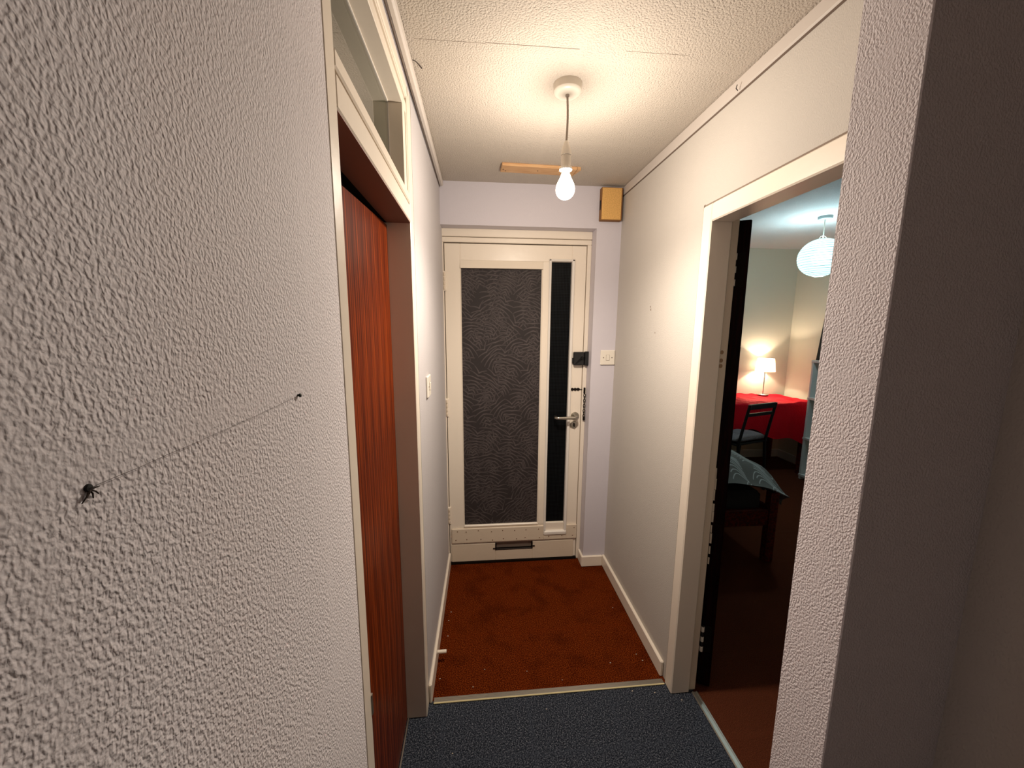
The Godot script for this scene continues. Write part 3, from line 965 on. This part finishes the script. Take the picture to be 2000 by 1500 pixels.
func build_hall_things() -> void:
	# pendant with the bare bulb
	var c := BULB
	var t := thing("pendant_lamp", "bare glowing light bulb hanging on a cord from the hall ceiling", "pendant lamp", Vector3(c.x, c.y - 0.045, c.z))
	var at := func(y: float) -> Transform3D: return Transform3D(Basis(), Vector3(c.x, y, c.z))
	var b := mb()
	b.lathe([[Vector2(0, 0), Vector2(0.008, 0.0), Vector2(0.034, 0.0015)], [Vector2(0.034, 0.0015), Vector2(0.041, 0.004), Vector2(0.0435, 0.010)], [Vector2(0.0435, 0.010), Vector2(0.0455, 0.030)]], at.call(HC - 0.030), 48)
	var rose := part("ceiling_rose", b, M.white_plastic, t)
	b = mb()
	b.lathe([[Vector2(0, -0.006), Vector2(0.006, -0.005), Vector2(0.0065, 0.001)]], at.call(HC - 0.030), 16)
	part("cord_grip", b, M.cord, rose)
	b = mb()
	var cp := []
	for k in 13:
		var q := k / 12.0
		cp.append(Vector3(c.x + 0.0025 * sin(q * PI), lerpf(HC - 0.032, 2.088, q), c.z))
	b.tube(cp, 0.0034, 10)
	part("cord", b, M.cord, t)
	b = mb()
	b.lathe([[Vector2(0.0045, 0.045), Vector2(0.008, 0.040), Vector2(0.0155, 0.018), Vector2(0.0175, 0.002)], [Vector2(0.0175, 0.002), Vector2(0.0175, 0.0), Vector2(0, 0.0)]], at.call(2.046), 32)
	part("holder_cap", b, M.white_plastic, t)
	b = mb()
	b.lathe([[Vector2(0, 0.042), Vector2(0.0165, 0.042)], [Vector2(0.0165, 0.042), Vector2(0.0155, 0.006)], [Vector2(0.0155, 0.006), Vector2(0.0205, 0.006)], [Vector2(0.0205, 0.006), Vector2(0.0205, -0.001)], [Vector2(0.0205, -0.001), Vector2(0.013, -0.001)]], at.call(2.004), 32)
	part("lamp_holder", b, M.white_plastic, t)
	b = mb()
	b.lathe([[Vector2(0.012, 0.0), Vector2(0.0125, -0.010)]], at.call(2.004), 24)
	part("bulb_cap", b, M.brass_lip, t)
	b = mb()
	var prof := []
	prof.append(Vector2(0.0125, 0.044)); prof.append(Vector2(0.0148, 0.040)); prof.append(Vector2(0.0185, 0.030)); prof.append(Vector2(0.0245, 0.018)); prof.append(Vector2(0.029, 0.009))
	for k in 11:
		var a := lerpf(0.06, -PI / 2, k / 10.0)
		prof.append(Vector2(0.0315 * cos(a), 0.0315 * sin(a) - 0.006))
	b.lathe([prof], Transform3D(Basis(), c + Vector3(0, -0.004, 0)), 40)
	var bulb := part("bulb", b, lamp_mat(Color(1.0, 0.93, 0.82), 6.0), t, "glowing pear-shaped bulb")
	omni("bulb_glow", c + Vector3(0, -0.010, 0), HALL_COLOR, HALL_ENERGY, 0.028, bulb)
	var sp := SpotLight3D.new()  # added spot, brightens the floor and lower walls
	sp.name = "added_down_light"
	sp.light_color = HALL_COLOR
	sp.light_energy = HALL_DOWN
	sp.light_size = 0.028
	sp.spot_angle = 84.0
	sp.spot_angle_attenuation = 1.0
	sp.spot_range = 12.0
	sp.spot_attenuation = 2.0
	sp.shadow_enabled = true
	bulb.add_child(sp, true)
	sp.position = c + Vector3(0, -0.010, 0) - origin_of(bulb)
	sp.rotation_degrees = Vector3(-90, 0, 0)

	# bare batten on the ceiling
	t = thing("ceiling_batten", "bare pine batten screwed to the ceiling behind the bulb", "batten", Vector3(0.31, HC - 0.012, -1.98))
	b = mb()
	var X := Transform3D(Basis(Vector3.UP, 0.045), Vector3(0.31, HC, -1.982))
	b.box(Vector3(-0.188, -0.014, -0.042), Vector3(0.175, 0, 0.042), 0.002, X)
	b.face([X * Vector3(0.175, -0.014, -0.042), X * Vector3(0.175, -0.014, 0.042), X * Vector3(0.195, -0.014, 0.035)], Vector3.DOWN)
	b.face([X * Vector3(0.175, -0.014, 0.042), X * Vector3(0.195, -0.014, 0.035), X * Vector3(0.195, 0, 0.035), X * Vector3(0.175, 0, 0.042)], Vector3(0, 0, 1))
	b.face([X * Vector3(0.175, -0.014, -0.042), X * Vector3(0.195, -0.014, 0.035), X * Vector3(0.195, 0, 0.035), X * Vector3(0.175, 0, -0.042)], Vector3(1, 0, 0))
	part("board", b, M.pine, t)
	for e in [Vector2(-0.178, -0.005), Vector2(-0.165, -0.022), Vector2(-0.01, 0.0), Vector2(0.14, 0.01)]:
		b = mb()
		b.lathe([[Vector2(0, -0.0012), Vector2(0.0028, -0.0008), Vector2(0.003, 0.0005)]], X * Transform3D(Basis(), Vector3(e.x, -0.014, e.y)), 10)
		part("nail_head", b, M.old_iron, t)

	# wooden box by the corner
	t = thing("chime_box", "small box with a golden fibreboard front high on the end wall by the right corner", "wall box", Vector3(0.735, 2.072, ZE + 0.02))
	b = mb(true)
	b.box(Vector3(0.669, 2.072, ZE), Vector3(0.787, 2.243, ZE + 0.034), 0.003)
	var body := part("box_body", b, M.fiber_edge, t)
	b = mb(true)
	b.box(Vector3(0.673, 2.076, ZE + 0.034), Vector3(0.779, 2.239, ZE + 0.038), 0.0015)
	part("front_panel", b, M.pine_up, t, "golden fibreboard front panel")
	b = mb(true)
	b.box(Vector3(0.6682, 2.128, ZE + 0.010), Vector3(0.6695, 2.178, ZE + 0.030), 0.0003)
	part("slot", b, mat(Color(0.02, 0.02, 0.02), 0.8), body)

	switch_plate("white light switch on the end wall beside the front door", Vector3(0.7575, 1.276, ZE), Basis())
	switch_plate("white light switch on the narrow left wall seen almost edge-on", Vector3(XL + 0.0044, 1.215, -1.568), Basis(Vector3.UP, PI / 2))

	# smoke alarm half out of view
	t = thing("smoke_alarm", "round white smoke alarm on the ceiling at the top edge of the view", "smoke alarm", Vector3(0.309, HC - 0.036, -0.908))
	b = mb()
	b.lathe([[Vector2(0.046, 0), Vector2(0.054, 0.006), Vector2(0.057, 0.016), Vector2(0.057, 0.036)]], Transform3D(Basis(), Vector3(0.309, HC - 0.036, -0.908)), 40)
	b.lathe([[Vector2(0, -0.001), Vector2(0.046, 0)]], Transform3D(Basis(), Vector3(0.309, HC - 0.036, -0.908)), 40)
	var al := part("alarm_body", b, M.white_plastic, t)
	b = mb()
	b.lathe([[Vector2(0, -0.003), Vector2(0.010, -0.0025), Vector2(0.0115, 0.001)]], Transform3D(Basis(), Vector3(0.285, HC - 0.036, -0.935)), 16)
	part("test_button", b, M.cord, al)

	# dowel door stop
	t = thing("door_stop", "short wooden dowel door stop on the left skirting board", "door stop", Vector3(-0.165, 0.045, -1.556))
	b = mb()
	var px := Transform3D(Basis(Vector3.BACK, -PI / 2), Vector3(XL + 0.015, 0.052, -1.556))
	b.lathe([[Vector2(0.0075, 0), Vector2(0.0075, 0.040), Vector2(0.0068, 0.0415)], [Vector2(0.0068, 0.0415), Vector2(0, 0.042)]], px, 20)
	part("dowel", b, M.cream, t)

	# nails with a thread strung between them on the left wall
	var a := Vector3(XL, 1.4142, -0.2130)
	var z := Vector3(XL, 1.4200, -0.4571)
	t = thing("wall_plug", "dark frayed plug at the left end of the thread on the left wall", "wall plug", a)
	b = mb()
	var px2 := Transform3D(Basis(Vector3.BACK, -PI / 2), a)
	b.lathe([[Vector2(0.0021, -0.004), Vector2(0.0022, 0.0006), Vector2(0.0017, 0.0012)], [Vector2(0.0017, 0.0012), Vector2(0, 0.0014)]], px2, 16)
	part("plug", b, mat(Color(0.03, 0.02, 0.015), 0.6), t)
	for w in [[-0.0025, -0.0048], [0.0010, -0.0062], [0.0042, -0.0050], [0.0052, -0.0012], [-0.0052, -0.0066]]:
		b = mb()
		b.tube([a + Vector3(0.0008, -0.001, 0), a + Vector3(0.0016, w[1] * 0.55, -w[0] * 0.5), a + Vector3(0.0010, w[1], -w[0])], 0.00055, 6, 0.0003)
		part("frayed_end", b, M.thread, t)
	b = mb()
	var tp := []
	for k in 25:
		var q := k / 24.0
		tp.append(a.lerp(z, q) + Vector3(0.0016, -0.0012 * sin(q * PI) + 0.0002 * sin(q * 37.0), 0))
	b.tube(tp, 0.00014, 5)
	solo("thread", "thin dark thread stretched across the left wall between plug and nail", "thread", b, M.thread)
	b = mb()
	b.lathe([[Vector2(0.0014, -0.004), Vector2(0.0014, 0.0022)], [Vector2(0.0023, 0.0022), Vector2(0.0023, 0.0034), Vector2(0, 0.0038)]], Transform3D(Basis(Vector3.BACK, -PI / 2), z), 12)
	solo("wall_nail", "small dark nail at the right end of the thread on the left wall", "nail", b, mat(Color(0.10, 0.13, 0.11), 0.5, 0.3))

	# old screw holes in the right wall
	for e in [[1.590, -1.762, 0.004, "uppermost brown screw hole in the right wall"], [1.577, -1.757, 0.0045, "brown screw hole just under the uppermost one in the right wall"], [1.4715, -1.698, 0.003, "lowest small screw hole in the right wall"]]:
		b = mb()
		var p := Vector3(XR + 0.0092 * (e[0] - 1.1), e[0], e[1])
		b.lathe([[Vector2(e[2], 0.0006), Vector2(e[2] * 0.6, 0.0004), Vector2(0, -0.002)]], Transform3D(Basis(Vector3.BACK, PI / 2), p), 12)
		solo("screw_hole", e[3], "screw hole", b, M.scar)
	# mark on the ceiling near the left strip, a small hook on the right strip
	b = mb()
	var hk := []
	for k in 8:
		var q := k / 7.0
		hk.append(Vector3(-0.178 + 0.022 * q, HC - 0.001, -1.258 - 0.034 * q * q))
	b.tube(hk, 0.0007, 6, 0.0018)
	solo("hair_on_ceiling", "short dark curved hair stuck to the ceiling near the left strip", "hair", b, M.thread)
	b = mb()
	b.tube([Vector3(0.800, 2.213, -1.232), Vector3(0.794, 2.219, -1.232), Vector3(0.793, 2.226, -1.226)], 0.0013, 6)
	solo("cup_hook", "tiny dark hook on the strip under the ceiling on the right", "hook", b, M.old_iron)
	# crumbs of lint on the carpets
	for e in [[0.205, -1.475], [0.02, -1.50], [0.715, -1.82], [0.735, -1.485], [0.72, -1.52], [-0.155, -1.70], [-0.158, -1.80], [-0.15, -1.86], [-0.172, -1.47], [0.585, -1.485], [-0.03, -1.42], [0.35, -1.42]]:
		b = mb()
		var r := rng.randf_range(0.0016, 0.0028)
		b.lathe([[Vector2(0, 0), Vector2(r, r * 0.3), Vector2(r * 0.8, r), Vector2(0, r * 1.2)]], Transform3D(Basis(Vector3.UP, rng.randf() * 6.0).scaled(Vector3(1.4, 0.7, 0.9)), Vector3(e[0], 0, e[1])), 7)
		solo("lint_crumb", "tiny pale crumb of lint on the rust carpet", "lint", b, M.lint, "lint crumbs on the rust carpet")
	for e in [[-0.10, -1.17], [0.63, -1.345], [0.26, -1.30], [0.815, -1.29], [0.72, -1.33]]:
		b = mb()
		var r := rng.randf_range(0.0016, 0.0026)
		b.lathe([[Vector2(0, 0), Vector2(r, r * 0.3), Vector2(r * 0.8, r), Vector2(0, r * 1.2)]], Transform3D(Basis(Vector3.UP, rng.randf() * 6.0).scaled(Vector3(1.4, 0.7, 0.9)), Vector3(e[0], 0, e[1])), 7)
		solo("lint_crumb", "tiny pale crumb of lint on the charcoal carpet", "lint", b, M.lint, "lint crumbs on the charcoal carpet")


func build_bedroom() -> void:
	var b := mb()
	b.box(Vector3(0.79, 0, BZ - 0.1), Vector3(BX + 0.1, BHC, BZ))
	struct("wall_bedroom_far", "far bedroom wall behind the red desk", "wall", b, M.bed_wall)
	b = mb()
	b.box(Vector3(BX, 0, BZ), Vector3(BX + 0.1, BHC, 0.4))
	struct("wall_bedroom_right", "bedroom wall behind the bookcase", "wall", b, M.bed_wall)
	b = mb()
	b.box(Vector3(0.895, 0, BZ), Vector3(0.905, BHC, -1.372))
	b.box(Vector3(0.895, 1.916, -1.372), Vector3(0.905, BHC, -0.555))
	b.box(Vector3(0.895, 0, -0.555), Vector3(0.905, BHC, 0.4))
	b.box(Vector3(0.79, 0, BZ), Vector3(0.895, BHC, -2.36))
	struct("wall_bedroom_left", "bedroom side of the partition around the doorway", "wall", b, M.bed_wall)
	b = mb()
	b.box(Vector3(0.895, 0, 0.4), Vector3(BX + 0.1, BHC, 0.5))
	struct("wall_bedroom_near", "near bedroom wall hidden behind the cross wall", "wall", b, M.bed_wall)
	b = mb()
	b.box(Vector3(0.79, BHC, BZ - 0.1), Vector3(BX + 0.1, BHC + 0.06, 0.5))
	b.box(Vector3(0.79, HC, -2.36), Vector3(0.905, BHC, 0.5))
	struct("ceiling_bedroom", "pale bedroom ceiling lit by the paper lantern", "ceiling", b, M.bed_ceiling)
	b = mb()
	b.box(Vector3(0.885, -0.05, BZ - 0.1), Vector3(BX + 0.1, 0, 0.5))
	struct("floor_bedroom", "dark brown bedroom carpet beyond the doorway", "floor", b, M.brown)
	b = mb()
	b.box(Vector3(BX - 0.014, 0, BZ), Vector3(BX, 0.09, -0.5), 0.003)
	b.box(Vector3(0.95, 0, BZ), Vector3(BX - 0.014, 0.09, BZ + 0.014), 0.003)
	struct("baseboard_bedroom", "pale bedroom skirting board behind desk and bookcase", "skirting board", b, M.shelf)

	# paper lantern
	var c := LANTERN
	var t := thing("paper_lantern", "round ribbed white paper lantern glowing cool white in the bedroom", "pendant lamp", c - Vector3(0, 0.145, 0))
	b = mb()
	var prof := []
	var ribs := 20
	for k in ribs * 4 + 1:
		var q := float(k) / (ribs * 4)
		var a := lerpf(-1.36, 1.36, q)
		var r := 0.148 + 0.0022 * absf(sin(q * ribs * PI))
		prof.append(Vector2(r * cos(a), 0.140 * sin(a) / sin(1.36)))
	b.lathe([prof], Transform3D(Basis(), c), 56)
	var paper := lamp_mat(Color(0.81, 0.955, 0.965), 0.46)
	paper.backlight_enabled = true
	paper.backlight = Color(0.05, 0.05, 0.05)
	paper.albedo_color = Color(0.9, 0.93, 0.93, 0.96)
	paper.transparency = BaseMaterial3D.TRANSPARENCY_ALPHA
	paper.roughness = 0.8
	var sh := part("paper_shade", b, paper, t)
	b = mb()
	for k in range(1, ribs):
		var q := float(k) / ribs
		var a := lerpf(-1.36, 1.36, q)
		var ring := []
		for w in 41:
			ring.append(c + Vector3(0.1487 * cos(a) * cos(TAU * w / 40.0), 0.140 * sin(a) / sin(1.36), 0.1487 * cos(a) * sin(TAU * w / 40.0)))
		b.tube(ring, 0.0014, 5)
	part("wire_rib", b, mat(Color(0.55, 0.62, 0.62), 0.5), sh)
	b = mb()
	var ring2 := []
	for w in 33:
		ring2.append(c + Vector3(0.031 * cos(TAU * w / 32.0), 0.140, 0.031 * sin(TAU * w / 32.0)))
	b.tube(ring2, 0.0014, 6)
	var hoop := []
	for w in 13:
		var a := PI * w / 12.0
		hoop.append(c + Vector3(0.030 * cos(a), 0.140 + 0.022 * sin(a), 0))
	b.tube(hoop, 0.0013, 6)
	part("wire_ring", b, M.white_plastic, t)
	b = mb()
	b.lathe([[Vector2(0, -0.060), Vector2(0.030, -0.052), Vector2(0.052, -0.030), Vector2(0.060, 0.0), Vector2(0.052, 0.030), Vector2(0.030, 0.052), Vector2(0.014, 0.064), Vector2(0, 0.066)]], Transform3D(Basis(), c), 32)
	part("bulb", b, lamp_mat(Color(0.90, 0.99, 1.0), 18.0), t)
	omni("lantern_glow", c + Vector3(0, 0.002, 0), LANTERN_COLOR, LANTERN_ENERGY, 0.03, t)
	b = mb()
	b.tube([c + Vector3(0, 0.05, 0), Vector3(c.x, BHC - 0.02, c.z)], 0.0035, 8)
	part("cord", b, M.white_plastic, t)
	b = mb()
	b.lathe([[Vector2(0, 0), Vector2(0.040, 0.001), Vector2(0.046, 0.006), Vector2(0.048, 0.024)]], Transform3D(Basis(), Vector3(c.x, BHC - 0.024, c.z)), 32)
	part("ceiling_rose", b, mat(Color(0.60, 0.64, 0.64), 0.5), t)

	# desk under a red cloth
	t = thing("desk", "dark desk hidden under the red tablecloth", "desk", Vector3(2.68, 0, -3.77))
	b = mb()
	b.box(Vector3(2.02, 0.715, -4.035), Vector3(3.36, 0.743, -3.505), 0.003)
	part("desk_top", b, M.bed_wood, t)
	for x in [2.05, 3.28]:
		for z in [-4.0, -3.56]:
			b = mb()
			b.box(Vector3(x, 0, z), Vector3(x + 0.05, 0.715, z + 0.05), 0.003)
			part("leg", b, M.bed_wood, t)
	b = mb()
	b.box(Vector3(2.1, 0.30, -4.03), Vector3(3.3, 0.715, -4.012), 0.002)
	part("back_board", b, M.bed_wood, t)
	b = mb()
	var cloth := func(s: float, q: float) -> Vector3:
		var x := lerpf(1.99, 3.39, s)
		var wr := 0.004 * sin(x * 23.0 + q * 7.0) + 0.004 * sin(x * 41.0 - q * 19.0)
		var hem := 0.27 + 0.15 * smoothstep(0.45, 1.0, s) + 0.025 * sin(s * 21.0)
		var along := q * (0.545 + hem)
		if along < 0.545:
			return Vector3(x, 0.7455 + maxf(0.0, wr + 0.006 * sin(along * 31.0 + x * 9.0)) + 0.010 * pow(maxf(0.0, sin((x + along) * 7.0)), 4.0), -4.045 + along)
		var dn := along - 0.545
		var fold := 0.016 * sin(x * 17.0 + 1.3) + 0.008 * sin(x * 39.0)
		return Vector3(x, 0.7455 - dn, -3.500 + (0.004 + 0.6 * fold) * smoothstep(0.0, 0.25, dn))
	b.sheet(cloth, 110, 60)
	solo("tablecloth", "bright red cloth draped over the bedroom desk", "tablecloth", b, M.red_cloth)

	# table lamp
	var l := Vector3(3.147, 0.756, -3.945)
	t = thing("table_lamp", "small table lamp with a white shade lit on the red desk", "table lamp", l)
	b = mb()
	b.lathe([[Vector2(0, 0.0), Vector2(0.058, 0.0), Vector2(0.060, 0.005), Vector2(0.055, 0.011), Vector2(0.02, 0.016), Vector2(0.006, 0.022)]], Transform3D(Basis(), l), 32)
	part("base", b, M.chrome, t)
	b = mb()
	b.tube([l + Vector3(0, 0.015, 0), l + Vector3(0, 0.315, 0)], 0.005, 10)
	part("stem", b, M.chrome, t)
	b = mb()
	b.lathe([[Vector2(0.098, 0.262), Vector2(0.079, 0.402)]], Transform3D(Basis(), l), 40)
	b.lathe([[Vector2(0.077, 0.402), Vector2(0.096, 0.262)]], Transform3D(Basis(), l), 40)
	b.lathe([[Vector2(0.079, 0.402), Vector2(0.077, 0.402)], [Vector2(0.096, 0.262), Vector2(0.098, 0.262)]], Transform3D(Basis(), l), 40)
	part("lamp_shade", b, M.shade, t)
	b = mb()
	for a in [0.3, 0.3 + TAU / 3, 0.3 + TAU * 2 / 3]:
		b.tube([l + Vector3(0.006, 0.300, 0).rotated(Vector3.UP, a), l + Vector3(0.091, 0.300, 0).rotated(Vector3.UP, a)], 0.0012, 6)
	part("shade_carrier", b, M.chrome, t)
	b = mb()
	b.lathe([[Vector2(0.010, -0.035), Vector2(0.013, -0.02), Vector2(0.0225, 0.004), Vector2(0.020, 0.020), Vector2(0.010, 0.028), Vector2(0, 0.030)]], Transform3D(Basis(), l + Vector3(0, 0.335, 0)), 24)
	var bl := part("bulb", b, lamp_mat(Color(1.0, 0.88, 0.72), 6.0), t)
	omni("desk_lamp_glow", l + Vector3(0, 0.337, 0), DESK_COLOR, DESK_ENERGY, 0.008, bl)

	# chair, turned a little and pushed up to the desk
	t = thing("chair", "dark metal chair with its back to us at the red desk", "chair", Vector3(2.47, 0, -3.27))
	var CX := Transform3D(Basis(Vector3.UP, deg_to_rad(17.5)), Vector3(2.471, 0, -3.164))
	for x in [-0.175, 0.175]:
		b = mb()
		b.tube([CX * Vector3(x, 0.0, 0.03), CX * Vector3(x, 0.46, -0.005), CX * Vector3(x * 0.96, 0.835, 0.065)], 0.0125, 10)
		part("rear_leg", b, M.black_metal, t)
		b = mb()
		b.tube([CX * Vector3(x, 0.0, -0.265), CX * Vector3(x, 0.46, -0.235)], 0.0125, 10)
		part("front_leg", b, M.black_metal, t)
		b = mb()
		b.tube([CX * Vector3(x, 0.2, 0.014), CX * Vector3(x, 0.2, -0.25)], 0.008, 8)
		part("stretcher", b, M.black_metal, t)
	b = mb()
	b.box(Vector3(-0.175, 0.790, 0.050), Vector3(0.175, 0.838, 0.072), 0.006, CX)
	part("top_rail", b, M.black_metal, t)
	b = mb()
	b.box(Vector3(-0.175, 0.725, 0.040), Vector3(0.175, 0.755, 0.056), 0.005, CX)
	part("back_slat", b, M.black_metal, t)
	b = mb()
	b.box(Vector3(-0.205, 0.452, -0.262), Vector3(0.205, 0.474, 0.0), 0.006, CX)
	part("seat", b, M.black_metal, t)
	b = mb()
	var pad := func(s: float, q: float) -> Vector3:
		var a := lerpf(-PI / 2, PI / 2, q)
		var k := pow(maxf(0.0, cos(a)), 0.35)
		var e := s * TAU
		var px := signf(cos(e)) * pow(absf(cos(e)), 0.45) * 0.218 * k
		var pz := signf(sin(e)) * pow(absf(sin(e)), 0.45) * 0.135 * k
		return CX * Vector3(px, 0.499 + 0.024 * sin(a) + 0.004 * sin(px * 40.0 + pz * 23.0) * k * (1.0 if a > 0.0 else 0.0), -0.128 + pz)
	b.sheet(pad, 48, 14)
	solo("seat_cushion", "flat grey cushion on the dark chair", "cushion", b, M.cushion)

	# bed
	t = thing("bed", "red-brown wooden bed seen from its foot", "bed", Vector3(1.44, 0, -3.0))
	for x in [[1.832, 1.886], [0.985, 1.039]]:
		b = mb()
		b.box(Vector3(x[0], 0, -2.185), Vector3(x[1], 0.470, -2.130), 0.005)
		part("bed_post", b, M.bed_wood, t)
	b = mb()
	b.box(Vector3(1.039, 0.247, -2.172), Vector3(1.832, 0.358, -2.142), 0.004)
	part("foot_rail", b, M.bed_wood, t)
	for x in [[1.845, 1.872], [0.998, 1.025]]:
		b = mb()
		b.box(Vector3(x[0], 0.247, -4.0), Vector3(x[1], 0.358, -2.185), 0.004)
		part("side_rail", b, M.bed_wood, t)
	for x in [[1.832, 1.886], [0.985, 1.039]]:
		b = mb()
		b.box(Vector3(x[0], 0, -4.045), Vector3(x[1], 0.80, -3.99), 0.005)
		part("bed_post", b, M.bed_wood, t)
	b = mb()
	b.box(Vector3(1.039, 0.247, -4.03), Vector3(1.832, 0.78, -4.0), 0.004)
	part("headboard", b, M.bed_wood, t)
	b = mb()
	b.box(Vector3(1.045, 0.30, -3.985), Vector3(1.826, 0.455, -2.190), 0.03)
	solo("mattress", "dark mattress lying in the wooden bed", "mattress", b, M.mattress)
	b = mb()
	var duv := func(s: float, q: float) -> Vector3:
		# q runs across the bed from the hem on the left to the one on the right, s along it from the foot
		var u := (q - 0.5) * 2.0
		var end := sin(smoothstep(0.0, 0.15, s) * PI / 2) * smoothstep(1.0, 0.93, s)
		var base := lerpf(0.345, 0.40, end)
		var rise := lerpf(0.205, 0.275, end)
		var across := pow(maxf(0.0, cos(u * PI / 2)), 0.75)
		var x := 1.45 + (0.528 if u > 0.0 else 0.50) * sin(u * PI / 2)
		var y := base + rise * across
		y += (0.007 * sin(u * 9.0 + s * 13.0) + 0.005 * sin(u * 17.0 - s * 31.0)) * across
		var zz := lerpf(-2.112, -3.95, s)
		zz -= 0.10 * smoothstep(0.72, 1.0, absf(u)) * (1.0 - s)
		zz += 0.010 * sin(u * 11.0 + 1.0) * (1.0 - end)
		return Vector3(x, y, zz)
	b.sheet(duv, 60, 60)
	var low := func(s: float, q: float) -> Vector3:
		var p: Vector3 = duv.call(s, q)
		var u := absf(q - 0.5) * 2.0
		var inner := smoothstep(0.0, 0.04, s) * smoothstep(1.0, 0.96, s) * (1.0 - smoothstep(0.94, 1.0, u))
		return p - Vector3(0, 0.045, 0) * inner
	b.sheet(low, 60, 60, Vector3.DOWN, true)
	solo("duvet", "grey duvet with thin white curved lines on the bed", "duvet", b, M.duvet)

	# bookcase against the right wall, with a framed panel leaning on top of it
	t = thing("bookcase", "pale grey open bookcase by the right bedroom wall", "bookcase", Vector3(3.33, 0, -3.02))
	var bx := 3.20
	for z in [[-3.42, -3.398], [-2.62, -2.598]]:
		b = mb()
		b.box(Vector3(bx, 0, z[0]), Vector3(3.48, 1.165, z[1]), 0.002)
		part("side_panel", b, M.shelf, t)
	for y in [0.03, 0.405, 0.805, 1.165]:
		b = mb()
		b.box(Vector3(bx - 0.004, y, -3.424), Vector3(3.48, y + 0.022, -2.594), 0.002)
		part("shelf", b, M.shelf, t)
	b = mb()
	b.box(Vector3(3.468, 0.03, -3.40), Vector3(3.48, 1.165, -2.62))
	part("back_panel", b, M.shelf, t)
	t = thing("leaning_panel", "tall dark framed panel leaning on top of the bookcase", "panel", Vector3(3.3, 1.188, -3.0))
	var lean_x := Transform3D(Basis(Vector3.BACK, -0.093), Vector3(3.226, 1.190, -3.0))
	b = mb()
	b.box(Vector3(0, 0, -0.385), Vector3(0.016, 0.90, 0.30), 0.002, lean_x)
	part("panel", b, M.black_metal, t)
	for e in [[-0.405, -0.372], [0.285, 0.318]]:
		b = mb()
		b.box(Vector3(-0.006, 0, e[0]), Vector3(0.022, 0.93, e[1]), 0.003, lean_x)
		part("frame_side", b, M.black_metal, t)
	b = mb()
	b.box(Vector3(-0.006, 0.895, -0.405), Vector3(0.022, 0.93, 0.318), 0.003, lean_x)
	part("frame_top", b, M.black_metal, t)
